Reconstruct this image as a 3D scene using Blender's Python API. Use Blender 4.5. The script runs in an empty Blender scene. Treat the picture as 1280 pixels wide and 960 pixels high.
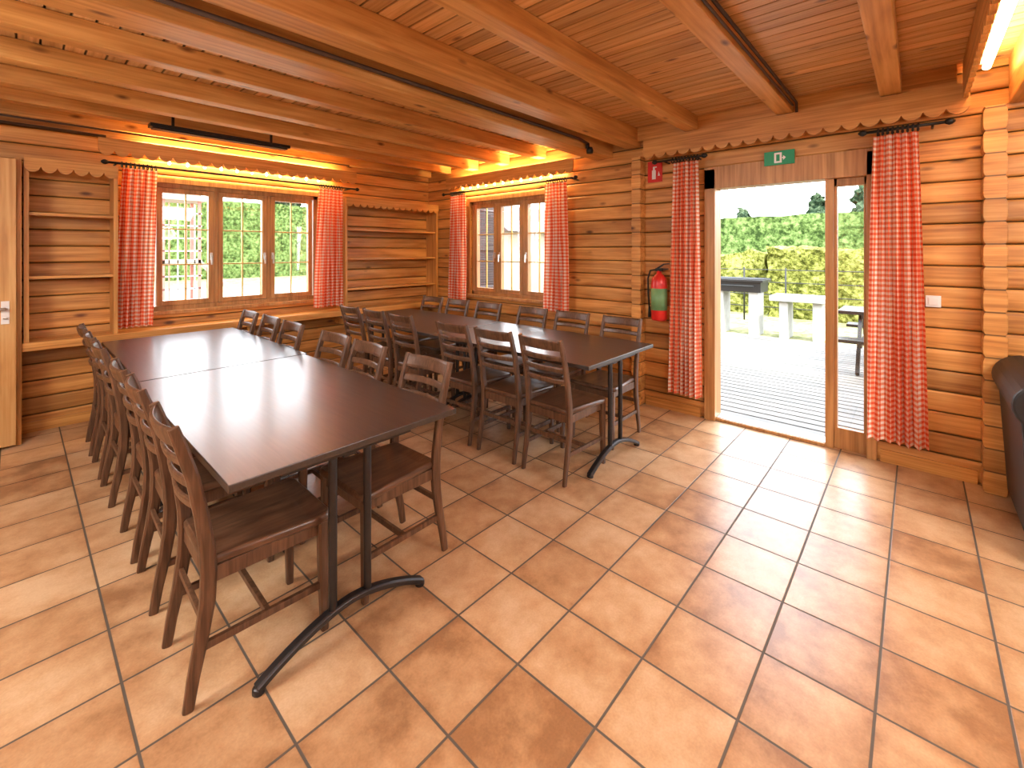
import bpy, bmesh, math, random
from mathutils import Vector, Matrix, noise
random.seed(7)
scene=bpy.context.scene
XW=4.313; YW=5.65; ZC=2.80; XL=-2.6; YN=-3.2
# ------------------------------------------------------------------ materials
def newmat(name):
    m=bpy.data.materials.new(name); m.use_nodes=True
    nt=m.node_tree; nt.nodes.clear()
    out=nt.nodes.new('ShaderNodeOutputMaterial')
    b=nt.nodes.new('ShaderNodeBsdfPrincipled')
    nt.links.new(b.outputs[0],out.inputs[0])
    return m,nt,b,out
def simple(name,col,rough=.5,metal=0,emit=None,es=1,var=0.06,scale=30):
    m,nt,b,out=newmat(name)
    tc=nt.nodes.new('ShaderNodeTexCoord'); n=nt.nodes.new('ShaderNodeTexNoise'); n.inputs['Scale'].default_value=scale
    nt.links.new(tc.outputs['Object'],n.inputs['Vector'])
    r=nt.nodes.new('ShaderNodeValToRGB')
    r.color_ramp.elements[0].position=.3; r.color_ramp.elements[1].position=.7
    r.color_ramp.elements[0].color=[max(0,c*(1-var)) for c in col]+[1]
    r.color_ramp.elements[1].color=[min(1,c*(1+var)) for c in col]+[1]
    nt.links.new(n.outputs[0],r.inputs[0]); nt.links.new(r.outputs[0],b.inputs['Base Color'])
    b.inputs['Roughness'].default_value=rough; b.inputs['Metallic'].default_value=metal
    if emit:
        b.inputs['Emission Color'].default_value=list(emit)+[1]; b.inputs['Emission Strength'].default_value=es
    return m
def math_(nt,op,a,b=None,c=None,clamp=False):
    n=nt.nodes.new('ShaderNodeMath'); n.operation=op; n.use_clamp=clamp
    for i,x in enumerate((a,b,c)):
        if x is None: continue
        if isinstance(x,(int,float)): n.inputs[i].default_value=x
        else: nt.links.new(x,n.inputs[i])
    return n.outputs[0]
def wood(name,dark,mid,light,axis=0,board=None,rough=.45,cross=14,along=1.1,knots=True,bvar=.28,coat=0.0,bump=.15,spec=.5,con=.13,seam=0):
    m,nt,b,out=newmat(name)
    L=nt.links
    tc=nt.nodes.new('ShaderNodeTexCoord')
    vec=tc.outputs['Object']
    sep=nt.nodes.new('ShaderNodeSeparateXYZ'); L.new(vec,sep.inputs[0])
    rnd=None
    if board:
        ax,size,off=board
        qq=math_(nt,'DIVIDE',math_(nt,'SUBTRACT',sep.outputs[ax],off),size)
        q=math_(nt,'FLOOR',qq)
        wn=nt.nodes.new('ShaderNodeTexWhiteNoise'); wn.noise_dimensions='1D'; L.new(q,wn.inputs['W'])
        rnd=wn.outputs['Value']
        cmb=nt.nodes.new('ShaderNodeCombineXYZ')
        L.new(math_(nt,'MULTIPLY',rnd,37.0),cmb.inputs[axis])
        va=nt.nodes.new('ShaderNodeVectorMath'); va.operation='ADD'
        L.new(vec,va.inputs[0]); L.new(cmb.outputs[0],va.inputs[1]); vec=va.outputs[0]
    mp=nt.nodes.new('ShaderNodeMapping'); s=[cross]*3; s[axis]=along
    mp.inputs['Scale'].default_value=s; L.new(vec,mp.inputs[0])
    n=nt.nodes.new('ShaderNodeTexNoise'); n.inputs['Scale'].default_value=1.6; n.inputs['Detail'].default_value=6; n.inputs['Distortion'].default_value=.5
    L.new(mp.outputs[0],n.inputs['Vector'])
    mp3=nt.nodes.new('ShaderNodeMapping'); s=[cross*4]*3; s[axis]=along*.8
    mp3.inputs['Scale'].default_value=s; L.new(vec,mp3.inputs[0])
    n3=nt.nodes.new('ShaderNodeTexNoise'); n3.inputs['Scale'].default_value=1.4; n3.inputs['Detail'].default_value=3; n3.inputs['Distortion'].default_value=.3
    L.new(mp3.outputs[0],n3.inputs['Vector'])
    fac=math_(nt,'ADD',math_(nt,'MULTIPLY',n.outputs[0],.60),math_(nt,'MULTIPLY',n3.outputs[0],.40))
    r=nt.nodes.new('ShaderNodeValToRGB'); e=r.color_ramp.elements
    e[0].position=.49-con; e[0].color=list(dark)+[1]; e[1].position=.49+con; e[1].color=list(light)+[1]
    k=e.new(.49); k.color=list(mid)+[1]
    L.new(fac,r.inputs[0]); col=r.outputs[0]
    if knots:
        mp2=nt.nodes.new('ShaderNodeMapping'); s=[6.5]*3; s[axis]=2.6
        mp2.inputs['Scale'].default_value=s; L.new(vec,mp2.inputs[0])
        v=nt.nodes.new('ShaderNodeTexVoronoi'); v.inputs['Scale'].default_value=1.0; L.new(mp2.outputs[0],v.inputs['Vector'])
        kk=math_(nt,'MULTIPLY',math_(nt,'SUBTRACT',1.0,math_(nt,'MULTIPLY',v.outputs['Distance'],6.5),clamp=True),1.5,clamp=True)
        mx=nt.nodes.new('ShaderNodeMixRGB'); L.new(kk,mx.inputs[0]); L.new(col,mx.inputs[1]); mx.inputs[2].default_value=[dark[0]*.40,dark[1]*.32,dark[2]*.35,1]
        col=mx.outputs[0]
    if rnd is not None:
        f=math_(nt,'MULTIPLY_ADD',rnd,bvar*2,1-bvar)
        if seam:
            fr=math_(nt,'FRACT',qq); dd=math_(nt,'MINIMUM',fr,math_(nt,'SUBTRACT',1.0,fr))
            sf=math_(nt,'MULTIPLY',math_(nt,'SUBTRACT',dd,seam*.5),1.0/seam,clamp=True)
            f=math_(nt,'MULTIPLY',f,math_(nt,'MULTIPLY_ADD',sf,.78,.22))
        mx=nt.nodes.new('ShaderNodeMixRGB'); mx.blend_type='MULTIPLY'; mx.inputs[0].default_value=1
        L.new(col,mx.inputs[1])
        cc=nt.nodes.new('ShaderNodeCombineColor'); L.new(f,cc.inputs[0]); L.new(f,cc.inputs[1]); L.new(f,cc.inputs[2])
        L.new(cc.outputs[0],mx.inputs[2]); col=mx.outputs[0]
    L.new(col,b.inputs['Base Color'])
    b.inputs['Roughness'].default_value=rough
    b.inputs['Coat Weight'].default_value=coat; b.inputs['Coat Roughness'].default_value=.22
    b.inputs['Specular IOR Level'].default_value=spec
    if bump:
        bp=nt.nodes.new('ShaderNodeBump'); bp.inputs['Strength'].default_value=bump; bp.inputs['Distance'].default_value=.004
        L.new(n.outputs[0],bp.inputs['Height']); L.new(bp.outputs[0],b.inputs['Normal'])
    return m
D=(.32,.120,.027); M_=(.53,.235,.057); Lt=(.67,.345,.105)
LOG=.145
m_wallX=wood('pine_plank_x',D,M_,Lt,axis=0,board=(2,LOG,0),bvar=.26,con=.15,seam=.032,cross=10)
m_wallY=wood('pine_plank_y',D,M_,Lt,axis=1,board=(2,LOG,0),bvar=.26,con=.15,seam=.032,cross=10)
m_ceil=wood('pine_ceiling',(.48,.23,.075),(.68,.37,.14),(.81,.51,.23),axis=1,board=(0,.098,0),bvar=.22,rough=.4,con=.16,seam=.045)
m_beam=wood('pine_beam',(.45,.20,.05),(.64,.315,.09),(.78,.44,.15),axis=0,cross=9,rough=.4,con=.15)
tr=((.40,.165,.034),(.58,.265,.066),(.70,.36,.105))
m_trimX=wood('pine_trim_x',*tr,axis=0,cross=16,rough=.4,knots=False)
m_trimY=wood('pine_trim_y',*tr,axis=1,cross=16,rough=.4,knots=False)
m_trimZ=wood('pine_trim_z',*tr,axis=2,cross=16,rough=.4,knots=False)
m_door=wood('door_wood',(.46,.22,.065),(.58,.31,.10),(.66,.39,.15),axis=2,cross=10,rough=.4,knots=False)
m_frame=wood('window_wood',(.32,.145,.042),(.44,.21,.07),(.54,.28,.10),axis=2,cross=12,rough=.4,knots=False)
m_chair=wood('walnut_chair',(.062,.028,.014),(.108,.051,.026),(.160,.079,.042),axis=2,cross=20,along=3,rough=.36,knots=False,bump=.05)
m_seat=wood('walnut_seat',(.055,.025,.013),(.095,.044,.023),(.140,.068,.036),axis=0,cross=16,along=3,rough=.30,knots=False,bump=.05)
m_table=wood('wenge_tabletop',(.028,.020,.017),(.038,.027,.023),(.048,.034,.029),axis=1,cross=30,along=2,rough=.38,knots=False,bump=0,spec=.55,coat=.55)
m_shutter=simple('shutter_brown',(.05,.02,.012),.5)
m_steel=simple('gunmetal_steel',(.05,.045,.045),.38,.7)
m_black=simple('black_iron',(.012,.011,.010),.45,.3)
m_white=simple('white_plastic',(.8,.8,.78),.4,var=.01)
m_red=simple('red_paint',(.62,.02,.015),.3,var=.03)
m_green=simple('exit_green',(.0,.28,.11),.4,var=.02)
m_label=simple('label_green',(.16,.33,.14),.5)
m_brass=simple('brass_muntin',(.62,.42,.12),.35,.4)
m_chrome=simple('brushed_nickel',(.6,.58,.55),.3,1)
m_leather=simple('dark_leather',(.008,.009,.011),.5,var=.25,scale=12)
m_concrete=simple('pale_concrete',(.34,.33,.31),.8,var=.1,scale=8)
m_sand=simple('pale_gravel',(.30,.255,.195),.9,var=.25,scale=2)
m_cable=simple('dark_cable',(.06,.03,.018),.5)
m_tube=simple('warm_tube',(1,.8,.4),.5,emit=(1,.80,.42),es=10)
m_bulb=simple('warm_bulb',(1,.8,.4),.5,emit=(1,.80,.42),es=16)
m_fill_globe=simple('fill_globe_glow',(1,.95,.88),.3,emit=(1,.92,.8),es=4)  # glow for the added fill globes
m_barewood=simple('playground_wood',(.28,.23,.18),.7)
m_pgred=simple('faded_red_paint',(.34,.12,.09),.6)
m_pgwhite=simple('faded_white_paint',(.38,.37,.36),.6)
m_glass=bpy.data.materials.new('window_glass'); m_glass.use_nodes=True; nt=m_glass.node_tree; nt.nodes.clear()
o=nt.nodes.new('ShaderNodeOutputMaterial'); mx=nt.nodes.new('ShaderNodeMixShader'); t=nt.nodes.new('ShaderNodeBsdfTransparent'); g=nt.nodes.new('ShaderNodeBsdfGlossy'); g.inputs['Roughness'].default_value=.03
mx.inputs[0].default_value=.05; nt.links.new(t.outputs[0],mx.inputs[1]); nt.links.new(g.outputs[0],mx.inputs[2]); nt.links.new(mx.outputs[0],o.inputs[0])
m_ging,nt,b,out=newmat('gingham_cloth')
uv=nt.nodes.new('ShaderNodeUVMap'); sp=nt.nodes.new('ShaderNodeSeparateXYZ'); nt.links.new(uv.outputs[0],sp.inputs[0])
P=.037
a1=math_(nt,'LESS_THAN',math_(nt,'FRACT',math_(nt,'DIVIDE',sp.outputs[0],P)),.5)
a2=math_(nt,'LESS_THAN',math_(nt,'FRACT',math_(nt,'DIVIDE',sp.outputs[1],P)),.5)
sm=math_(nt,'MULTIPLY',math_(nt,'ADD',a1,a2),.5)
r=nt.nodes.new('ShaderNodeValToRGB'); r.color_ramp.interpolation='CONSTANT'
e=r.color_ramp.elements; e[0].position=0; e[0].color=(.90,.80,.70,1); e[1].position=.75; e[1].color=(.78,.095,.030,1)
k=e.new(.25); k.color=(.86,.34,.18,1)
nt.links.new(sm,r.inputs[0]); nt.links.new(r.outputs[0],b.inputs['Base Color']); b.inputs['Roughness'].default_value=.85
trl=nt.nodes.new('ShaderNodeBsdfTranslucent'); nt.links.new(r.outputs[0],trl.inputs[0])
mx=nt.nodes.new('ShaderNodeMixShader'); mx.inputs[0].default_value=.35
nt.links.new(b.outputs[0],mx.inputs[1]); nt.links.new(trl.outputs[0],mx.inputs[2]); nt.links.new(mx.outputs[0],out.inputs[0])
m_tile,nt,b,out=newmat('terracotta_tiles'); Lk=nt.links
tc=nt.nodes.new('ShaderNodeTexCoord'); sp=nt.nodes.new('ShaderNodeSeparateXYZ'); Lk.new(tc.outputs['Object'],sp.inputs[0])
T=.336
tx=math_(nt,'DIVIDE',math_(nt,'SUBTRACT',sp.outputs[0],.59),T); ty=math_(nt,'DIVIDE',math_(nt,'SUBTRACT',sp.outputs[1],.104),T)
fx=math_(nt,'ABSOLUTE',math_(nt,'SUBTRACT',math_(nt,'FRACT',tx),.5)); fy=math_(nt,'ABSOLUTE',math_(nt,'SUBTRACT',math_(nt,'FRACT',ty),.5))
mxm=math_(nt,'MAXIMUM',fx,fy)
gr=math_(nt,'MULTIPLY',math_(nt,'SUBTRACT',mxm,.484),160,clamp=True)
cb=nt.nodes.new('ShaderNodeCombineXYZ'); Lk.new(math_(nt,'FLOOR',tx),cb.inputs[0]); Lk.new(math_(nt,'FLOOR',ty),cb.inputs[1])
wn=nt.nodes.new('ShaderNodeTexWhiteNoise'); wn.noise_dimensions='3D'; Lk.new(cb.outputs[0],wn.inputs['Vector'])
va=nt.nodes.new('ShaderNodeVectorMath'); va.operation='MULTIPLY_ADD'; Lk.new(wn.outputs['Color'],va.inputs[0]); va.inputs[1].default_value=(9,9,9); Lk.new(tc.outputs['Object'],va.inputs[2])
n=nt.nodes.new('ShaderNodeTexNoise'); n.inputs['Scale'].default_value=5.0; n.inputs['Detail'].default_value=6; n.inputs['Roughness'].default_value=.65
Lk.new(va.outputs[0],n.inputs['Vector'])
rim=math_(nt,'MULTIPLY',math_(nt,'SUBTRACT',mxm,.36),.7,clamp=True)
fac=math_(nt,'SUBTRACT',math_(nt,'ADD',n.outputs[0],math_(nt,'MULTIPLY',math_(nt,'SUBTRACT',wn.outputs['Value'],.5),.26)),rim)
r=nt.nodes.new('ShaderNodeValToRGB'); e=r.color_ramp.elements
e[0].position=.26; e[0].color=(.31,.155,.070,1); e[1].position=.74; e[1].color=(.64,.44,.26,1)
k=e.new(.40); k.color=(.45,.25,.12,1); k=e.new(.56); k.color=(.55,.34,.18,1)
Lk.new(fac,r.inputs[0])
n2=nt.nodes.new('ShaderNodeTexNoise'); n2.inputs['Scale'].default_value=120; Lk.new(tc.outputs['Object'],n2.inputs['Vector'])
mx=nt.nodes.new('ShaderNodeMixRGB'); mx.blend_type='OVERLAY'; mx.inputs[0].default_value=.18; Lk.new(r.outputs[0],mx.inputs[1]); Lk.new(n2.outputs[0],mx.inputs[2])
mg=nt.nodes.new('ShaderNodeMixRGB'); Lk.new(gr,mg.inputs[0]); Lk.new(mx.outputs[0],mg.inputs[1]); mg.inputs[2].default_value=(.10,.08,.06,1)
Lk.new(mg.outputs[0],b.inputs['Base Color'])
Lk.new(math_(nt,'MULTIPLY_ADD',gr,.4,.32),b.inputs['Roughness'])
h=math_(nt,'ADD',math_(nt,'MULTIPLY',gr,-1.0),math_(nt,'MULTIPLY',n.outputs[0],.3))
bp=nt.nodes.new('ShaderNodeBump'); bp.inputs['Strength'].default_value=.4; bp.inputs['Distance'].default_value=.004
Lk.new(h,bp.inputs['Height']); Lk.new(bp.outputs[0],b.inputs['Normal'])
def foliage(name,c1,c2,c3,sc=26,big=2.0):
    m,nt,b,out=newmat(name)
    tc=nt.nodes.new('ShaderNodeTexCoord')
    n=nt.nodes.new('ShaderNodeTexNoise'); n.inputs['Scale'].default_value=sc; n.inputs['Detail'].default_value=3; n.inputs['Roughness'].default_value=.7
    nb=nt.nodes.new('ShaderNodeTexNoise'); nb.inputs['Scale'].default_value=big; nb.inputs['Detail'].default_value=5
    nt.links.new(tc.outputs['Object'],n.inputs['Vector']); nt.links.new(tc.outputs['Object'],nb.inputs['Vector'])
    f=math_(nt,'ADD',math_(nt,'MULTIPLY',n.outputs[0],.65),math_(nt,'MULTIPLY',nb.outputs[0],.35))
    r=nt.nodes.new('ShaderNodeValToRGB'); e=r.color_ramp.elements
    e[0].position=.41; e[0].color=list(c1)+[1]; e[1].position=.60; e[1].color=list(c3)+[1]; k=e.new(.5); k.color=list(c2)+[1]
    nt.links.new(f,r.inputs[0]); nt.links.new(r.outputs[0],b.inputs['Base Color']); b.inputs['Roughness'].default_value=.9; b.inputs['Specular IOR Level'].default_value=.1
    bp=nt.nodes.new('ShaderNodeBump'); bp.inputs['Strength'].default_value=.6; bp.inputs['Distance'].default_value=.08
    nt.links.new(n.outputs[0],bp.inputs['Height']); nt.links.new(bp.outputs[0],b.inputs['Normal'])
    return m
m_hedge=foliage('hedge_leaves',(.018,.034,.007),(.070,.110,.028),(.155,.210,.07),6)
m_bush=foliage('bush_leaves',(.040,.044,.006),(.15,.155,.03),(.27,.27,.08),11)
m_conifer=foliage('conifer_leaves',(.010,.022,.010),(.035,.058,.028),(.085,.115,.06),7)
m_lawn=foliage('lawn',(.15,.16,.06),(.24,.23,.11),(.32,.29,.16),6,1.2)
m_deck=wood('deck_boards',(.085,.076,.064),(.120,.108,.093),(.155,.142,.125),axis=1,board=(0,.14,0),rough=.6,knots=False,bvar=.2)

# ------------------------------------------------------------------ mesh builder
RECT=[(-1,-1),(1,-1),(1,1),(-1,1)]
def circ(n): return [(math.cos(2*math.pi*i/n),math.sin(2*math.pi*i/n)) for i in range(n)]
class MB:
    def __init__(s,T=None): s.v=[];s.f=[];s.m=[];s.s=[];s.T=T
    def add(s,vs,fs,mat=0,smooth=False):
        o=len(s.v)
        s.v+= [Vector(s.T(*p)) if s.T else Vector(p) for p in vs]
        for f in fs: s.f.append([i+o for i in f]); s.m.append(mat); s.s.append(smooth)
    def box(s,x0,x1,y0,y1,z0,z1,mat=0):
        s.add([(x0,y0,z0),(x1,y0,z0),(x1,y1,z0),(x0,y1,z0),(x0,y0,z1),(x1,y0,z1),(x1,y1,z1),(x0,y1,z1)],
              [(0,3,2,1),(4,5,6,7),(0,1,5,4),(1,2,6,5),(2,3,7,6),(3,0,4,7)],mat)
    def sweep(s,pts,side,sa,sb,shape=RECT,scale=None,mat=0,smooth=False,cap=True):
        pts=[Vector(p) for p in pts]; side=Vector(side).normalized(); n=len(pts); k=len(shape); vs=[]
        for i,p in enumerate(pts):
            t=(pts[min(i+1,n-1)]-pts[max(i-1,0)]).normalized()
            sd=(side-t*side.dot(t)).normalized(); up=t.cross(sd)
            sc=scale[i] if scale else 1
            for a,b_ in shape: vs.append(tuple(p+sd*a*sa*sc+up*b_*sb*sc))
        fs=[]
        for i in range(n-1):
            for j in range(k):
                fs.append((i*k+j,i*k+(j+1)%k,(i+1)*k+(j+1)%k,(i+1)*k+j))
        s.add(vs,fs,mat,smooth)
        if cap:
            s.add(vs[:k],[tuple(range(k))[::-1]],mat); s.add(vs[-k:],[tuple(range(k))],mat)
    def tube(s,pts,r,n=10,mat=0,side=None):
        d=Vector(pts[-1])-Vector(pts[0])
        if side is None: side=(0,0,1) if abs(d.normalized().z)<.8 else (1,0,0)
        s.sweep(pts,side,r,r,circ(n),mat=mat,smooth=True)
    def lathe(s,prof,c,n=24,mat=0):
        vs=[];fs=[]
        for r,z in prof:
            for j in range(n):
                a=2*math.pi*j/n; vs.append((c[0]+r*math.cos(a),c[1]+r*math.sin(a),c[2]+z))
        for i in range(len(prof)-1):
            for j in range(n): fs.append((i*n+j,i*n+(j+1)%n,(i+1)*n+(j+1)%n,(i+1)*n+j))
        s.add(vs,fs,mat,True)
        s.add(vs[:n],[tuple(range(n))],mat); s.add(vs[-n:],[tuple(range(n))],mat)
    def prism(s,poly,fn,a0,a1,mat=0):
        k=len(poly); vs=[fn(p,q,a0) for p,q in poly]+[fn(p,q,a1) for p,q in poly]
        fs=[(j,(j+1)%k,(j+1)%k+k,j+k) for j in range(k)]+[tuple(range(k)),tuple(range(k,2*k))]
        s.add(vs,fs,mat)
    def mesh(s,name,mats,bevel=0):
        me=bpy.data.meshes.new(name); me.from_pydata([tuple(v) for v in s.v],[],s.f)
        for m in mats: me.materials.append(m)
        for i,p in enumerate(me.polygons): p.material_index=s.m[i]; p.use_smooth=s.s[i]
        bm=bmesh.new(); bm.from_mesh(me)
        bmesh.ops.remove_doubles(bm,verts=bm.verts,dist=1e-5)
        bmesh.ops.recalc_face_normals(bm,faces=bm.faces); bm.to_mesh(me); bm.free()
        return me
    def obj(s,name,mats,bevel=0,me=None):
        me=me or s.mesh(name,mats)
        ob=bpy.data.objects.new(name,me); scene.collection.objects.link(ob)
        if bevel:
            md=ob.modifiers.new('bevel','BEVEL'); md.width=bevel; md.segments=2; md.limit_method='ANGLE'; md.angle_limit=math.radians(50)
            md.harden_normals=False
        return ob
TA=lambda s,o,z:(s,YW+o,z)
TB=lambda s,o,z:(XW+o,s,z)

# ------------------------------------------------------------------ plank walls
def logpoly(z0,z1,thick,amp=.018,log=LOG,gro=1):
    zs={round(z0,5),round(z1,5)}
    i=int(z0/log)-1
    while i*log<z1+log:
        for t in (0,.035,.10,.2,.5,.8,.90,.965):
            z=(i+t)*log
            if z0<z<z1: zs.add(round(z,5))
        i+=1
    zs=sorted(zs)
    def f(z):
        t=(z/log)%1.0; d=min(t,1-t)
        if d<.02: return 0
        if d<.06: return -amp*.55
        if d<.15: return -amp*.88
        if d<.3: return -amp*.97
        return -amp
    return [(f(z),z) for z in zs]+[(thick,z1),(thick,z0)]
def logwall(name,Tm,s0,s1,holes,mat,zt=ZC,thick=.14):
    mb=MB(Tm)
    cuts=sorted(holes); cur=s0
    for (a,b_,h0,h1) in cuts:
        mb.prism(logpoly(0,zt,thick),lambda p,q,a_:(a_,p,q),cur,a)
        if h0>0: mb.prism(logpoly(0,h0,thick),lambda p,q,a_:(a_,p,q),a,b_)
        mb.prism(logpoly(h1,zt,thick),lambda p,q,a_:(a_,p,q),a,b_)
        cur=b_
    mb.prism(logpoly(0,zt,thick),lambda p,q,a_:(a_,p,q),cur,s1)
    return mb.obj(name,[mat])
W1=(.875,2.56,.95,2.24); W2=(3.18,4.66,.95,2.24); DR=(.25,1.44,0,2.30)
logwall('wall_back',TA,XL-.14,XW+.14,[W1],m_wallX)
logwall('wall_right',TB,YN-.14,YW,[W2,DR],m_wallY)
logwall('wall_left',lambda s,o,z:(XL-o,s,z),YN,YW,[],m_wallY)
logwall('wall_near',lambda s,o,z:(s,YN-o,z),XL,XW,[],m_wallX)
mb=MB(); mb.box(XL-.14,XW+.14,YN-.14,YW+.14,-.1,0); mb.obj('floor',[m_tile])
mb=MB(); poly=[]
x=XL-.14; bw=.098; i0=int(x/bw)-1
i=i0
while i*bw<XW+.14:
    poly+= [(i*bw,ZC+.018),(i*bw+.0065,ZC),(i*bw+bw-.0065,ZC)]; i+=1
poly+=[(i*bw,ZC+.018),(i*bw,ZC+.12),(i0*bw,ZC+.12)]
mb.prism(poly,lambda p,q,a:(p,a,q),YN-.14,YW+.14); mb.obj('ceiling',[m_ceil])
def beam(name,y0,y1,z0,z1=ZC-.001,x0=XL+.02,x1=XW-.02):
    mb=MB(); mb.box(x0,x1,y0,y1,z0,z1); return mb.obj(name,[m_beam],bevel=.008)
for i,(y0,y1,z0) in enumerate([(2.42,2.64,2.55),(2.10,2.27,2.62),(1.50,1.62,2.67),(.74,.86,2.67),(.08,.20,2.67),(3.32,3.44,2.67),(3.92,4.04,2.67),(4.5,4.62,2.67),(5.08,5.18,2.69),(-1.2,-1.08,2.67),(-1.9,-1.78,2.67),(-2.6,-2.48,2.67)]):
    beam('ceiling_beam',y0,y1,z0)
beam('wall_plate_beam',YW-.10,YW-.025,2.68)
mb=MB(); mb.box(XW-.10,XW-.021,-.2,2.10,2.66,ZC-.001); mb.obj('wall_plate_beam',[m_trimY],bevel=.006)
def pipe(name,pts,r=.012,mat=m_cable):
    mb=MB(); mb.tube(pts,r,8); return mb.obj(name,[mat])
pipe('conduit_pipe',[(XL+.02,2.385,2.62),(3.6,2.385,2.62),(3.75,2.385,2.6)],.014)
pipe('conduit_pipe',[(XL+.02,2.35,2.70),(4.0,2.35,2.70)],.010)
pipe('conduit_pipe',[(XL+.02,.715,2.74),(4.18,.715,2.74),(4.2,.715,2.62)],.010)
pipe('conduit_pipe',[(XL+.02,.725,2.70),(4.1,.725,2.70)],.008)
pipe('conduit_pipe',[(XL+.02,5.50,2.60),(.55,5.50,2.60)],.012)
pipe('conduit_pipe',[(XL+.02,5.47,2.64),(2.9,5.47,2.66)],.009)
mb=MB(); mb.tube([(3.74,2.385,2.6),(3.74,2.385,2.55)],.02,10); mb.lathe([(.03,0),(.035,.03),(.025,.06)],(3.74,2.36,2.50),12); mb.obj('junction_box',[m_black])
def scallop_poly(s0,s1,zt,zb,per=.10,amp=.032):
    n=max(1,round((s1-s0)/per)); per=(s1-s0)/n; pts=[]
    for i in range(n):
        for j in range(8):
            t=j/8; pts.append((s0+(i+t)*per, zb+amp*(1-math.sin(math.pi*t)**.6)))
    pts.append((s1,zb+amp))
    return pts
def valance(name,Tm,s0,s1,o0,o1,zt,zb,mat,per=.10,amp=.03,ends=True,top=True):
    mb=MB(Tm); pts=scallop_poly(s0,s1,zt,zb,per,amp)
    n=len(pts)
    vs=[(s,o0,z) for s,z in pts]+[(s,o0,zt) for s,z in pts]+[(s,o1,z) for s,z in pts]+[(s,o1,zt) for s,z in pts]
    fs=[]
    for i in range(n-1):
        fs+=[(i,i+1,n+i+1,n+i),(2*n+i,2*n+i+1,3*n+i+1,3*n+i),(i,i+1,2*n+i+1,2*n+i),(n+i,n+i+1,3*n+i+1,3*n+i)]
    fs+=[(0,n,3*n,2*n),(n-1,2*n-1,4*n-1,3*n-1)]
    mb.add(vs,fs)
    if top: mb.box(s0,s1,o1,-.02,zt-.03,zt-.01)
    return mb.obj(name,[mat])
valance('trim_1',TA,.50,3.02,-.15,-.128,2.59,2.43,m_trimX,per=.11,amp=.05,top=False)
valance('trim_2',TB,2.85,5.05,-.15,-.128,2.59,2.43,m_trimY,per=.11,amp=.05,top=False)
valance('trim_3',TB,-.26,2.02,-.13,-.105,2.66,2.46,m_trimY,per=.115,amp=.045,top=False)
mb=MB(TB); mb.box(-.26,2.02,-.105,-.02,2.64,2.66); mb.obj('trim_4',[m_trimY])
valance('trim_5',lambda s,o,z:(s,o,z),XL+.02,XW-.12,-.25,-.225,ZC-.002,2.55,m_trimX,per=.115,amp=.045,top=False)
mb=MB(); mb.box(XL+.02,XW-.02,-.56,-.44,2.50,ZC-.001); mb.obj('ceiling_beam',[m_beam],bevel=.008)
mb=MB(); mb.box(XL+.2,XW-.15,-.36,-.30,ZC-.05,ZC-.002,0); mb.tube([(XL+.22,-.33,ZC-.075),(XW-.17,-.33,ZC-.075)],.022,12,mat=1); mb.obj('cornice_strip_light',[m_white,m_tube])
def logpost(name,y,w,x0,zt):
    mb=MB(); n=int(zt/LOG); prof=[]
    for i in range(n+1):
        for t,k in ((.0,.80),(.10,.94),(.25,1.0),(.75,1.0),(.90,.94)):
            z=(i+t)*LOG
            if z<=zt: prof.append((k,z))
    left=[(y-w/2*k,z) for k,z in prof]; right=[(y+w/2*k,z) for k,z in reversed(prof)]
    mb.prism(left+right,lambda p,q,a_:(a_,p,q),x0,XW-.019)
    return mb.obj(name,[m_wallY],bevel=.004)
logpost('plank_end_post',2.10,.10,XW-.13,2.54)
logpost('plank_end_post',-.37,.11,XW-.15,2.49)
mb=MB(TB); mb.box(-3.1,-.44,-.035,-.019,0,.09); mb.box(-.30,.20,-.035,-.019,0,.09); mb.box(1.50,2.04,-.035,-.019,0,.09); mb.box(2.16,5.6,-.035,-.019,0,.09); mb.obj('baseboard_right',[m_trimY])
mb=MB(TA); mb.box(XL+.03,XW-.04,-.035,-.019,0,.09); mb.obj('baseboard_back',[m_trimX])

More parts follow.
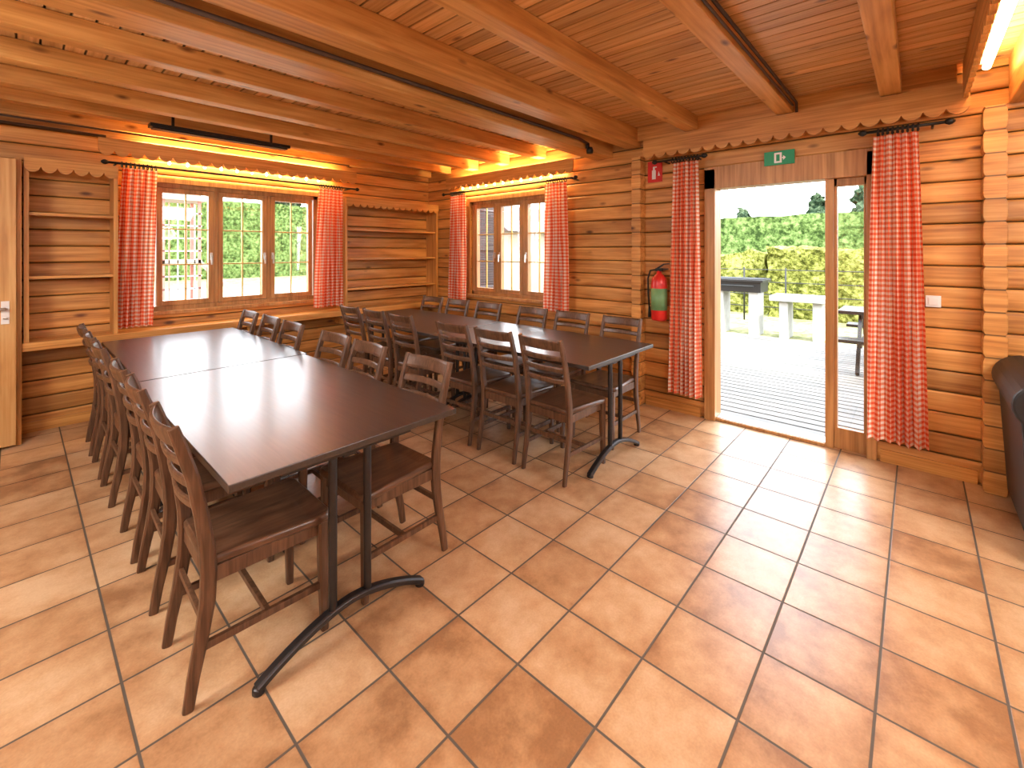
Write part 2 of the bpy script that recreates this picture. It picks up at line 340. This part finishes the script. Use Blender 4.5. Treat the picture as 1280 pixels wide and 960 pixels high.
# ------------------------------------------------------------------ windows
def window(name,Tm,w,n):
    s0,s1,z0,z1=w; mb=MB(Tm)
    c=.05
    mb.box(s0-c,s1+c,-.04,-.015,z1,z1+c); mb.box(s0-c,s0,-.04,-.015,z0,z1); mb.box(s1,s1+c,-.04,-.015,z0,z1)
    mb.box(s0-c,s1+c,-.075,.0,z0-.035,z0)
    f=.045; d0,d1=.0,.09
    mb.box(s0,s0+f,d0,d1,z0,z1); mb.box(s1-f,s1,d0,d1,z0,z1); mb.box(s0,s1,d0,d1,z1-f,z1); mb.box(s0,s1,d0,d1,z0,z0+f)
    wi=(s1-s0-2*f)/n
    for i in range(n):
        a=s0+f+i*wi; b_=a+wi
        if i>0: mb.box(a-.018,a+.018,d0-.01,d1,z0+f,z1-f)
        a+=.02; b_-=.02; g=.048; y0,y1=-.012,.05; za,zb=z0+f+.004,z1-f-.004
        mb.box(a,a+g,y0,y1,za,zb); mb.box(b_-g,b_,y0,y1,za,zb); mb.box(a+g,b_-g,y0,y1,zb-g,zb); mb.box(a+g,b_-g,y0,y1,za,za+g)
        mb.box(a+g,b_-g,.018,.024,za+g,zb-g,1)
        m=(a+b_)/2
        mb.box(m-.007,m+.007,.012,.03,za+g,zb-g,2)
        for k in (1,2):
            zz=za+g+(zb-za-2*g)*k/3; mb.box(a+g,b_-g,.012,.03,zz-.007,zz+.007,2)
        hx=b_-g/2 if i<n-1 else a+g/2; hz=(za+zb)/2-.1
        mb.box(hx-.012,hx+.012,y0-.008,y0,hz-.04,hz+.04,3); mb.box(hx-.008,hx+.008,y0-.035,y0-.02,hz-.09,hz+.01,3); mb.box(hx-.006,hx+.006,y0-.03,y0,hz-.008,hz+.008,3)
    return mb.obj(name,[m_frame,m_glass,m_brass,m_chrome],bevel=.003)
window('window_1',TA,W1,3); window('window_2',TB,W2,3)
mb=MB(TB); s0,s1,z0,z1=DR
mb.box(s0-.03,s0+.03,-.045,.12,0,z1); mb.box(s1-.075,s1+.02,-.045,.12,0,z1); mb.box(s0-.03,s1+.02,-.045,.12,2.12,z1+.02)
mb.box(.485,.54,-.01,.11,0,2.12)
mb.box(s0+.03,.485,.02,.08,0,.16); mb.box(s0+.03,s0+.05,.02,.08,.16,2.12); mb.box(.465,.485,.02,.08,.16,2.12); mb.box(s0+.03,.485,.02,.08,2.06,2.12)
mb.box(s0+.05,.465,.045,.051,.16,2.06,1)
mb.box(.54,s1-.075,-.02,.14,.0,.025); mb.box(.54,s1-.075,.0,.12,.025,.03,2)
mb.obj('door_1',[m_frame,m_glass,m_chrome],bevel=.004)
mb=MB(); mb.box(-.90,.0,5.28,5.32,.02,2.28,0)
for (a,b_,c,d) in [(-.78,-.12,.2,.95),(-.78,-.12,1.12,2.12)]:
    mb.box(a,b_,5.268,5.282,c,d,0)
mb.box(-.08,-.035,5.272,5.28,.98,1.16,2); mb.tube([(-.055,5.28,1.10),(-.055,5.235,1.10)],.009,8,mat=1); mb.tube([(-.055,5.235,1.10),(-.16,5.235,1.10)],.009,8,mat=1)
mb.lathe([(.014,0),(.014,.012)],(-.055,5.26,1.02),12,1)
mb.obj('door_2',[m_door,m_chrome,m_white],bevel=.003)
mb=MB(TA); mb.box(-.01,.03,-.32,-.02,0,2.30); mb.obj('trim_6',[m_trimZ],bevel=.003)

# ------------------------------------------------------------------ shelving
mb=MB(TA); mb.box(.03,XW-.02,-.30,-.019,.775,.805); mb.box(.03,XW-.02,-.30,-.275,.735,.775)
for s in (.62,1.7,2.8,3.55): mb.box(s-.02,s+.02,-.26,-.019,.62,.735)
mb.obj('window_ledge',[m_trimX],bevel=.004)
def shelves(name,a,b_,zs,zt,depth=.27):
    mb=MB(TA)
    mb.box(a,a+.03,-depth,-.019,.805,zt,1) ; mb.box(b_-.03,b_,-depth,-.019,.805,zt,1)
    for z in zs: mb.box(a+.03,b_-.03,-depth+.03,-.019,z-.012,z+.012)
    mb.box(a,b_,-depth,-.019,zt,zt+.022)
    pts=scallop_poly(a,b_,zt,zt-.10,.10,.045); n=len(pts); o0,o1=-depth-.022,-depth
    vs=[(s,o0,z) for s,z in pts]+[(s,o0,zt+.02) for s,z in pts]+[(s,o1,z) for s,z in pts]+[(s,o1,zt+.02) for s,z in pts]
    fs=[]
    for i in range(n-1):
        fs+=[(i,i+1,n+i+1,n+i),(2*n+i,2*n+i+1,3*n+i+1,3*n+i),(i,i+1,2*n+i+1,2*n+i),(n+i,n+i+1,3*n+i+1,3*n+i)]
    fs+=[(0,n,3*n,2*n),(n-1,2*n-1,4*n-1,3*n-1)]
    mb.add(vs,fs)
    mb.obj(name,[m_trimX,m_trimZ])
shelves('wall_bookshelf',.04,.62,[1.33,1.86],2.30)
shelves('wall_bookshelf',2.80,XW-.03,[1.06,1.45,1.83],2.22)

# ------------------------------------------------------------------ curtains and rods
def curtain(name,Tm,s0,s1,b0,b1,zt,zb,off,folds=7,amp=.028,seed=0,cloth=1.7):
    nu,nv=folds*14,34; vs=[];fs=[];uvs=[]
    rnd=random.Random(seed); ph=[rnd.uniform(-.5,.5) for _ in range(6)]
    for j in range(nv+1):
        v=j/nv; e=v**.8
        a=s0+(b0-s0)*e; b_=s1+(b1-s1)*e
        z=zt+(zb-zt)*v
        for i in range(nu+1):
            t=i/nu
            tw=t+.02*math.sin(6*t+4*v+ph[0])+.012*math.sin(11*t-5*v+ph[1])
            am=amp*(.75+.45*v)*(1+.3*math.sin(5*t+ph[2]))
            o=off+am*math.sin(2*math.pi*folds*tw+ph[3])+.008*math.sin(3*v+9*t)
            s=a+(b_-a)*t+.004*math.sin(2*math.pi*folds*tw*2)
            vs.append(Tm(s,o,z+ (.004*math.sin(folds*6*t) if j==nv else 0))); uvs.append((t*(s1-s0)*2.2,z))
    for j in range(nv):
        for i in range(nu):
            k=j*(nu+1)+i; fs.append((k,k+1,k+nu+2,k+nu+1))
    me=bpy.data.meshes.new(name); me.from_pydata(vs,[],fs); me.materials.append(m_ging)
    ul=me.uv_layers.new(name='UVMap')
    for lp in me.loops: ul.data[lp.index].uv=uvs[lp.vertex_index]
    for p in me.polygons: p.use_smooth=True
    ob=bpy.data.objects.new(name,me); scene.collection.objects.link(ob)
    return ob
def rod(name,Tm,s0,s1,off,z,groups):
    mb=MB(Tm); mb.tube([(s0,off,z),(s1,off,z)],.011,10)
    for s in (s0,s1):
        d=-1 if s==s0 else 1
        mb.sweep([(s,off,z),(s+d*.02,off,z),(s+d*.035,off,z),(s+d*.05,off,z)],(0,0,1),.02,.02,circ(10),scale=[.7,1.2,1,.3],smooth=True)
    for s in (s0+.06,s1-.06): mb.tube([(s,off,z),(s,-.02,z)],.008,8)
    for a,b_,n in groups:
        for i in range(n):
            s=a+(b_-a)*(i+.5)/n
            pts=[(s+.003*math.sin(k),off+.024*math.cos(2*math.pi*k/12),z-.008+.024*math.sin(2*math.pi*k/12)) for k in range(13)]
            mb.sweep(pts,(1,0,0),.005,.005,circ(6),smooth=True)
    mb.obj(name,[m_black])
RC=-.20
rod('curtain_rod',TA,.56,2.98,RC,2.36,[(.64,.92,9),(2.50,2.80,9)])
curtain('gingham_curtain',TA,.66,.92,.60,.88,2.325,.84,RC,6,.026,1)
curtain('gingham_curtain',TA,2.50,2.80,2.42,2.80,2.325,.86,RC,6,.026,2)
rod('curtain_rod',TB,2.80,5.02,RC,2.36,[(2.90,3.18,9),(4.60,4.88,9)])
curtain('gingham_curtain',TB,2.90,3.20,2.87,3.22,2.325,.86,RC,6,.026,3)
curtain('gingham_curtain',TB,4.58,4.88,4.58,4.92,2.325,.88,RC,6,.026,4)
rod('curtain_rod',TB,1.44,1.86,-.17,2.41,[(1.46,1.72,9)])
rod('curtain_rod',TB,-.14,.27,-.17,2.41,[(-.02,.22,9)])
curtain('gingham_curtain',TB,1.47,1.70,1.44,1.75,2.375,.22,-.17,6,.026,5)
curtain('gingham_curtain',TB,-.01,.235,-.06,.27,2.375,.20,-.17,6,.028,6)
# small hanging bulbs just under the scalloped pelmets
def bulbs(name,Tm,s0,s1,off,z,n):
    mb=MB(Tm)
    mb.box(s0,s1,off-.012,off+.012,z+.03,z+.045,0)
    for i in range(n):
        s=s0+(s1-s0)*(i+.5)/n
        mb.lathe([(.003,-.014),(.012,-.008),(.015,.004),(.010,.018),(.004,.03)],(s,off,z),10,1)
    mb.obj(name,[m_trimX,m_bulb])
bulbs('pelmet_light_strip',TA,.95,2.6,-.115,2.425,11)
bulbs('pelmet_light_strip',TB,3.1,4.8,-.115,2.425,11)

# ------------------------------------------------------------------ tables
def table_mesh(L=1.70,W=.97,H=.79,cx=-.03):
    mb=MB(); mb.box(-W/2,W/2,-L/2,L/2,H-.028,H,0)
    for sy in (-1,1):
        y=sy*(L/2-.06)
        mb.box(cx-.28,cx+.28,y-.022,y+.022,H-.055,H-.029,1)
        for dx in (-.075,.075): mb.tube([(cx+dx,y,.12),(cx+dx,y,H-.05)],.0165,14,mat=1)
        pts=[]
        for i in range(21):
            x=-.35+.70*i/20; z=.018+.115*(1-(abs(x)/.35)**1.7)
            pts.append((cx+x,y,z))
        mb.sweep(pts,(0,1,0),.021,.014,mat=1,shape=[(-1,-.6),(-.6,-1),(.6,-1),(1,-.6),(1,.6),(.6,1),(-.6,1),(-1,.6)])
        for x in (-.35,.35): mb.lathe([(.022,0),(.022,.02),(.012,.026)],(cx+x*.98,y,0),12,1)
    mb.box(cx-.03,cx+.03,-L/2+.06,L/2-.06,H-.075,H-.035,1)
    for sx in (-.25,.25): mb.box(cx+sx-.012,cx+sx+.012,-L/2+.08,L/2-.08,H-.05,H-.029,1)
    return mb.mesh('dining_table',[m_table,m_steel])
tm=table_mesh()
for (x,y) in [(.945,2.505),(.965,4.215),(3.01,2.45),(3.03,4.16)]:
    ob=MB().obj('dining_table',None,bevel=.003,me=tm); ob.location=(x,y,0)
# ------------------------------------------------------------------ chairs
def chair_mesh():
    mb=MB()
    prof=[(-.060,0),(-.045,.10),(-.022,.22),(-.004,.34),(0,.44),(-.004,.52),(-.020,.64),(-.046,.78),(-.080,.90),(-.100,.965)]
    def xb(z):
        for (x0,z0),(x1,z1) in zip(prof,prof[1:]):
            if z0<=z<=z1: return x0+(x1-x0)*(z-z0)/(z1-z0)
        return prof[-1][0]
    R8=[(-1,-.6),(-.6,-1),(.6,-1),(1,-.6),(1,.6),(.6,1),(-.6,1),(-1,.6)]
    yr=.182
    for s in (-1,1):
        mb.sweep([(x,s*(yr-.004*(z/.945)),z) for x,z in prof],(0,1,0),.015,.022,R8,scale=[.75,.85,.98,1.08,1.12,1.08,1.0,.92,.85,.75],mat=0)
    def slat(z,hh,th,bow=.030,yy=yr-.006):
        pts=[]
        for i in range(13):
            y=-yy+2*yy*i/12; pts.append((xb(z)-bow*(1-(y/yy)**2),y,z))
        sc=(xb(z+.02)-xb(z-.02))/.04
        mb.sweep(pts,(sc,0,1),hh,th,R8,mat=0)
    slat(.925,.036,.010)
    for z in (.835,.755,.675): slat(z,.018,.008)
    def outline(k):
        pts=[]
        cor=[(.43,.215,.05),(.43,-.215,.05),(-.012,-.178,.03),(-.012,.178,.03)]
        angs=[(90,0),(0,-90),(-90,-180),(180,90)]
        for (x,y,r),(a0,a1) in zip(cor,angs):
            cx=x-math.copysign(r,x if abs(x)>.1 else -1); cy=y-math.copysign(r,y)
            for i in range(6):
                a=math.radians(a0+(a1-a0)*i/5)
                pts.append((cx+(r-k)*math.cos(a),cy+(r-k)*math.sin(a)))
        return pts
    rings=[(outline(.012),.448),(outline(0),.456),(outline(0),.474),(outline(.010),.484)]
    vs=[];n=len(rings[0][0])
    for pts,z in rings: vs+=[(x,y,z) for x,y in pts]
    fs=[]
    for r_ in range(3):
        for j in range(n): fs.append((r_*n+j,r_*n+(j+1)%n,(r_+1)*n+(j+1)%n,(r_+1)*n+j))
    fs.append(tuple(range(n)))
    inn=[((x-.2)*.72+.2,y*.72,.474) for x,y in rings[3][0]]; o=len(vs); vs+=inn
    for j in range(n): fs.append((3*n+j,3*n+(j+1)%n,o+(j+1)%n,o+j))
    fs.append(tuple(range(o,o+n)))
    mb.add(vs,fs,1,True)
    for s in (-1,1):
        mb.sweep([(.395,s*.182,.449),(.397,s*.183,.25),(.402,s*.186,0)],(0,1,0),.020,.020,R8,scale=[1.05,.95,.72],mat=0)
        mb.box(.01,.38,s*.172-.010,s*.172+.010,.395,.449,0)
        mb.sweep([(-.028,s*.178,.19),(.397,s*.184,.19)],(0,0,1),.013,.009,mat=0)
    mb.box(.385,.405,-.17,.17,.395,.449,0)
    mb.box(-.008,.010,-.17,.17,.395,.449,0)
    mb.sweep([(.19,-.18,.19),(.19,.18,.19)],(0,0,1),.013,.009,mat=0)
    mb.sweep([(-.016,-.176,.28),(-.016,.176,.28)],(0,0,1),.013,.008,mat=0)
    return mb.mesh('dining_chair',[m_chair,m_seat])
cm=chair_mesh()
def chair(x,y,rot,j=1):
    ob=MB().obj('dining_chair',None,bevel=.002,me=cm)
    ob.location=(x,y,0); ob.rotation_euler=(0,0,math.radians(rot+random.uniform(-2,2)*j))
for y in (2.00,2.60,3.07,3.80,4.30,4.82): chair(.455+random.uniform(-.01,.01),y,0)
for y in (2.00,2.60,3.07,3.80,4.30,4.82): chair(1.43+random.uniform(-.01,.01),y,180)
for y in (1.90,2.36,2.83,3.58,4.04,4.50): chair(2.49+random.uniform(-.01,.01),y,0)
for y in (1.95,2.47,2.97,3.62,4.14,4.64): chair(3.52+random.uniform(-.01,.01),y,180)

# ------------------------------------------------------------------ small wall items
mb=MB(); c=(XW-.12,1.86,.88)
mb.lathe([(.02,0),(.068,.0),(.075,.02),(.075,.36),(.066,.41),(.040,.44),(.022,.455),(.022,.48)],c,24,0)
mb.lathe([(.0765,.10),(.0765,.31)],c,24,2)
mb.box(c[0]-.02,c[0]+.02,c[1]-.03,c[1]+.03,c[2]+.475,c[2]+.505,1)
mb.sweep([(c[0],c[1]+.02,c[2]+.50),(c[0],c[1]-.05,c[2]+.545),(c[0],c[1]-.10,c[2]+.55)],(1,0,0),.010,.006,mat=1)
mb.sweep([(c[0],c[1]-.02,c[2]+.49),(c[0],c[1]-.09,c[2]+.50)],(1,0,0),.010,.005,mat=1)
mb.tube([(c[0],c[1]+.03,c[2]+.49),(c[0],c[1]+.09,c[2]+.48),(c[0],c[1]+.115,c[2]+.40),(c[0],c[1]+.11,c[2]+.25),(c[0],c[1]+.10,c[2]+.12)],.009,8,mat=1,side=(1,0,0))
mb.sweep([(c[0],c[1]+.10,c[2]+.13),(c[0],c[1]+.097,c[2]+.02)],(1,0,0),.011,.011,circ(10),scale=[.8,1.6],mat=1,smooth=True)
mb.box(XW-.05,XW-.019,c[1]-.03,c[1]+.03,c[2]+.1,c[2]+.35,1)
mb.obj('fire_extinguisher',[m_red,m_black,m_label])
mb=MB(TB); mb.box(1.87,2.02,-.028,-.02,2.24,2.45,0)
mb.box(1.935,1.975,-.0295,-.028,2.27,2.36,1); mb.box(1.945,1.965,-.0295,-.028,2.36,2.385,1); mb.box(1.925,1.965,-.0295,-.028,2.385,2.395,1)
mb.prism([(1.89,2.30),(1.915,2.30),(1.905,2.345)],lambda p,q,a:(p,a,q),-.0295,-.028,1)
mb.obj('fire_extinguisher_sign',[m_red,m_white])
mb=MB(TB); mb.box(.74,.96,-.062,-.046,2.27,2.385,0)
mb.box(.83,.885,-.0635,-.062,2.285,2.37,1); mb.box(.845,.87,-.0645,-.0635,2.30,2.355,0)
mb.prism([(.80,2.325),(.82,2.345),(.82,2.305)],lambda p,q,a:(p,a,q),-.0635,-.062,1); mb.box(.82,.828,-.0635,-.062,2.32,2.33,1)
mb.obj('exit_sign',[m_green,m_white])
mb=MB(TB); mb.box(-.125,-.045,-.030,-.019,1.16,1.24,0); mb.box(-.110,-.060,-.036,-.030,1.175,1.225,0); mb.obj('light_switch',[m_white],bevel=.003)
for p in [(2.02,3.62,ZC),(2.0,4.28,ZC)]:
    mb=MB(); mb.lathe([(.055,-.001),(.055,-.02),(.045,-.035),(.02,-.042)],p,20,0); mb.obj('smoke_detector',[m_white])
mb=MB(); mb.box(.78,1.95,4.93,5.05,2.64,2.67,0); mb.box(.80,1.93,4.95,5.03,2.625,2.64,0)
for x in (.95,1.78): mb.box(x-.01,x+.01,4.98,5.0,2.67,ZC-.001,0)
mb.obj('infrared_heater_bar',[m_black])
mb=MB()
sx0,sx1=3.35,4.14
mb.box(sx0,sx1,-2.45,-.50,.06,.42,0)
def rbox(x0,x1,y0,y1,z0,z1,r=.07,mat=0):
    poly=[]
    for cx,cz,a0 in ((x1-r,z1-r,0),(x0+r,z1-r,90),(x0+r,z0+r,180),(x1-r,z0+r,270)):
        for i in range(6):
            a=math.radians(a0+90*i/5); poly.append((cx+r*math.cos(a),cz+r*math.sin(a)))
    mb.prism(poly,lambda p,q,a:(p,a,q),y0,y1,mat)
rbox(3.90,4.16,-2.45,-.48,.30,.92,.10)
for i in range(3): rbox(3.36,3.92,-2.22+i*.54,-1.70+i*.54,.40,.55,.06)
for yy in (-2.52,-.56):
    poly=[]
    for i in range(20):
        a=math.radians(-40+260*i/19); poly.append((yy+.11+.14*math.cos(a)-.04,.78+.13*math.sin(a)))
    poly+=[(yy-.04,.06),(yy+.14,.06)]
    mb.prism(poly,lambda p,q,a:(a,p,q),sx0-.02,sx1+.01,0)
for x in (sx0+.06,sx1-.06):
    for y in (-2.4,-.56): mb.box(x-.02,x+.02,y-.02,y+.02,0,.06,0)
mb.obj('leather_sofa',[m_leather],bevel=.012)

# ------------------------------------------------------------------ exterior
mb=MB(); mb.box(-40,50,-30,60,-.5,-.16); mb.obj('ground_lawn',[m_lawn])
mb=MB(); mb.box(-6,XW+8,YW+.6,24,-.155,-.14); mb.obj('ground_gravel',[m_sand])
mb=MB(); x=XW+.15
while x<9.3:
    mb.box(x,x+.118,-6,5.5,-.07,-.03); x+=.14
mb.box(XW+.145,9.3,-6,5.5,-.135,-.09,1); mb.obj('terrace_deck',[m_deck,m_black])
def hedge(name,x0,x1,y0,y1,z0,z1,mat,amp=.25,res=.35):
    bm=bmesh.new()
    bmesh.ops.create_cube(bm,size=1,matrix=Matrix.Translation(((x0+x1)/2,(y0+y1)/2,(z0+z1)/2))@Matrix.Diagonal((x1-x0,y1-y0,z1-z0,1)))
    for ax in range(3):
        L=(x1-x0,y1-y0,z1-z0)[ax]; o0=(x0,y0,z0)[ax]; n=max(1,int(L/res))
        for i in range(1,n):
            co=[0,0,0]; no=[0,0,0]; no[ax]=1; co[ax]=o0+L*i/n
            bmesh.ops.bisect_plane(bm,geom=bm.verts[:]+bm.edges[:]+bm.faces[:],plane_co=co,plane_no=no)
    for v in bm.verts:
        if v.co.z>z0+.02:
            nv=noise.noise_vector(v.co*1.1)*amp+noise.noise_vector(v.co*5)*amp*.6
            v.co+=nv
    me=bpy.data.meshes.new(name); bm.to_mesh(me); bm.free(); me.materials.append(mat)
    ob=bpy.data.objects.new(name,me); scene.collection.objects.link(ob); return ob
hedge('tall_hedge',20,21.2,-6,16,-.16,2.95,m_hedge,.07,.22)
hedge('tall_hedge',0,21,32,33.2,-.16,4.7,m_hedge,.10,.3)
hedge('low_bush',13.2,14.4,.9,2.9,-.16,1.62,m_bush,.16,.12)
hedge('low_bush',13.6,14.6,3.0,4.6,-.16,1.45,m_bush,.18,.12)
def conifer(name,x,y,h,r,mat=m_conifer):
    bm=bmesh.new(); bmesh.ops.create_icosphere(bm,subdivisions=5,radius=1)
    for v in bm.verts:
        z=(v.co.z+1)/2; rr=(1-z)**.7*1.1 if z>.15 else .9
        p=Vector((v.co.x,v.co.y,0)); p=p.normalized()*rr if p.length>1e-4 else p
        v.co=Vector((x+p.x*r,y+p.y*r,-.16+h*z))
        v.co+=noise.noise_vector(v.co*1.6)*r*.35+noise.noise_vector(v.co*5)*r*.22+noise.noise_vector(v.co*11)*r*.12
        v.co.z=max(v.co.z,-.16)
    me=bpy.data.meshes.new(name); bm.to_mesh(me); bm.free(); me.materials.append(mat)
    ob=bpy.data.objects.new(name,me); scene.collection.objects.link(ob)
conifer('conifer_tree',23.5,1.2,5.2,1.5); conifer('conifer_tree',23,3.2,4.2,1.0); conifer('conifer_tree',24,-1.6,6.0,1.9); conifer('conifer_tree',24,7.8,3.9,.8); conifer('conifer_tree',25,6.6,4.0,.8)
conifer('conifer_tree',14,36,7.5,2); conifer('conifer_tree',18,36,7,2.2)
mb=MB()
for i in range(16): mb.tube([(12.2,-4+i*.9,-.16),(12.2,-4+i*.9,1.15)],.02,6)
for z in (.2,.5,.8,1.1): mb.tube([(12.2,-4,z),(12.2,9.5,z)],.010,6)
mb.obj('garden_fence',[m_black])
mb=MB(); mb.box(9.9,10.5,2.3,3.25,.72,.95,0); mb.box(9.85,10.55,2.25,3.3,.93,.97,0)
for y in (2.45,3.1): mb.box(9.95,10.45,y-.08,y+.08,-.16,.72,1)
for i in range(9): mb.tube([(9.9+.07*i,2.25,.985),(9.9+.07*i,3.3,.985)],.008,6,mat=0)
mb.tube([(9.8,2.4,.85),(9.8,3.1,.85)],.015,6,mat=0)
mb.obj('garden_barbecue',[m_black,m_concrete])
mb=MB(); mb.box(9.9,10.6,1.15,2.15,.58,.68,0); mb.box(10,10.5,1.3,1.45,-.16,.58,0); mb.box(10,10.5,1.85,2.0,-.16,.58,0); mb.obj('concrete_bench_table',[m_concrete],bevel=.01)
mb=MB()
for i in range(5): mb.box(7.5+i*.15,7.5+i*.15+.135,-1.1,.80,.70,.745,0)
for xx in (6.95,8.5):
    for k in (0,1): mb.box(xx+k*.15,xx+k*.15+.135,-1.1,.80,.40,.44,0)
for y in (-.8,.5):
    mb.box(6.95,8.78,y,y+.045,.355,.40,0); mb.box(7.5,8.24,y,y+.045,.655,.70,0)
    mb.sweep([(7.15,y+.06,-.012),(7.65,y+.06,.70)],(0,1,0),.02,.045); mb.sweep([(8.6,y+.06,-.012),(8.1,y+.06,.70)],(0,1,0),.02,.045)
mb.obj('picnic_table',[m_black])
mb=MB(); y=4.70; x0,x1=XW+.15,XW+.63
mb.box(x0,x0+.05,y,y+.035,.97,2.22); mb.box(x1-.05,x1,y,y+.035,.97,2.22); mb.box(x0,x1,y,y+.035,.97,1.03); mb.box(x0,x1,y,y+.035,2.16,2.22); mb.box(x0,x1,y,y+.035,1.56,1.62)
z=1.05
while z<2.14:
    mb.sweep([(x0+.05,y+.018,z),(x1-.05,y+.018,z)],(0,.7,.7),.020,.004); z+=.036
mb.obj('window_shutter',[m_shutter])
mb=MB(); mb.box(4.50,5.6,-3.2,.62,2.42,2.52); mb.obj('porch_eave',[m_shutter])
mb=MB(); px,py=2.7,15.5
for a in (0,.85):
    for b_ in (0,.85): mb.box(px+a,px+a+.07,py+b_,py+b_+.07,-.14,3.1,0)
mb.box(px,px+.94,py,py+.94,1.2,1.3,1)
for i in range(8): mb.box(px,px+.94,py,py+.03,.1+i*.36,.135+i*.36,2)
for i in range(4): mb.box(px+.15+i*.2,px+.18+i*.2,py,py+.03,.0,2.9,2 if i%2 else 0)
mb.prism([(px-.1,3.0),(px+1.04,3.0),(px+.47,3.6)],lambda p,q,a:(p,a,q),py-.1,py+1.04,1)
mb.sweep([(px+.9,py+.4,1.3),(px+2.2,py+.4,-.05)],(0,1,0),.25,.03,mat=2)
mb.obj('playground_tower',[m_pgred,m_barewood,m_pgwhite])
mb=MB(); mb.box(12.5,17,11.5,14.5,-.14,2.3,0); mb.prism([(11.2,2.3),(14.8,2.3),(13.0,3.5)],lambda p,q,a:(a,p,q),12.2,17.3,1)
mb.box(12.45,12.5,12.2,13.0,.8,1.8,1)
mb.obj('neighbour_chalet',[m_barewood,m_shutter])

# ------------------------------------------------------------------ lights
def area(name,loc,rot,sx,sy,power,col):
    l=bpy.data.lights.new(name,'AREA'); l.shape='RECTANGLE'; l.size=sx; l.size_y=sy; l.energy=power; l.color=col
    o=bpy.data.objects.new(name,l); o.location=loc; o.rotation_euler=rot; scene.collection.objects.link(o); return o
WC=(1,.975,.94)
area('fill_light_1',(-.9,-1.5,2.60),(math.radians(38),0,math.radians(-48)),1.6,1.0,82,WC)  # area lights added out of view as room fill, no fixtures behind them
area('fill_light_2',(-1.6,2.4,2.60),(math.radians(32),0,math.radians(-80)),1.4,1.0,140,WC)
area('fill_light_3',(2.2,-1.6,2.60),(math.radians(35),0,math.radians(0)),1.4,1.0,80,WC)
for i,(x,y,e) in enumerate([(-.9,-.8,44),(-1.3,2.6,130),(2.3,-1.3,42)]):  # globes on cords, added out of view to lift room and ceiling light
    mb=MB(); mb.tube([(x,y,ZC-.02),(x,y,2.06)],.006,6,mat=0); mb.lathe([(.05,-.0),(.05,-.02),(.02,-.03)],(x,y,ZC),16,0)
    mb.lathe([(max(.02,.12*math.sin(math.pi*(k+.5)/11)),-.12*math.cos(math.pi*(k+.5)/11)) for k in range(11)],(x,y,1.95),20,1)
    mb.obj('fill_globe',[m_black,m_fill_globe])
    l=bpy.data.lights.new('fill_point','POINT'); l.energy=e; l.shadow_soft_size=.14; l.color=(1,.96,.90)
    o=bpy.data.objects.new('fill_point',l); o.location=(x,y,1.95); scene.collection.objects.link(o)
area('cornice_uplight',(.9,-.335,2.62),(math.radians(180),0,0),6.2,.06,85,(1,.72,.36))
area('pelmet_uplight_1',(1.78,YW-.07,2.50),(math.radians(180),0,0),1.9,.05,52,(1,.70,.30))
area('pelmet_uplight_2',(XW-.07,3.95,2.50),(math.radians(180),0,0),.05,1.8,44,(1,.70,.30))
area('pelmet_downlight_1',(1.78,YW-.07,2.48),(0,0,0),1.9,.05,22,(1,.70,.30))
area('pelmet_downlight_2',(XW-.07,3.95,2.48),(0,0,0),.05,1.8,20,(1,.70,.30))
sun=bpy.data.lights.new('sun','SUN'); sun.energy=7; sun.angle=.02; sun.color=(1,.95,.86)
so=bpy.data.objects.new('sun',sun); so.rotation_euler=Vector((.35,.5,-1)).to_track_quat('-Z','Y').to_euler(); scene.collection.objects.link(so)
w=bpy.data.worlds.new('sky'); scene.world=w; w.use_nodes=True; nt=w.node_tree
bg=nt.nodes['Background']; tc=nt.nodes.new('ShaderNodeTexCoord'); sp=nt.nodes.new('ShaderNodeSeparateXYZ'); nt.links.new(tc.outputs['Generated'],sp.inputs[0])
r=nt.nodes.new('ShaderNodeValToRGB'); r.color_ramp.elements[0].color=(.98,.99,1,1); r.color_ramp.elements[1].color=(.78,.88,1,1); r.color_ramp.elements[1].position=.6
nt.links.new(sp.outputs[2],r.inputs[0]); nt.links.new(r.outputs[0],bg.inputs[0]); bg.inputs[1].default_value=10.5

# ------------------------------------------------------------------ camera
cd=bpy.data.cameras.new('camera'); cd.sensor_width=36; cd.sensor_fit='HORIZONTAL'; cd.lens=15.75; cd.shift_y=-.1297; cd.clip_start=.02
co=bpy.data.objects.new('camera',cd); co.location=(0,0,1.55); co.rotation_euler=(math.radians(90),0,math.radians(42.1-90)); scene.collection.objects.link(co)
scene.camera=co
scene.view_settings.view_transform='Standard'
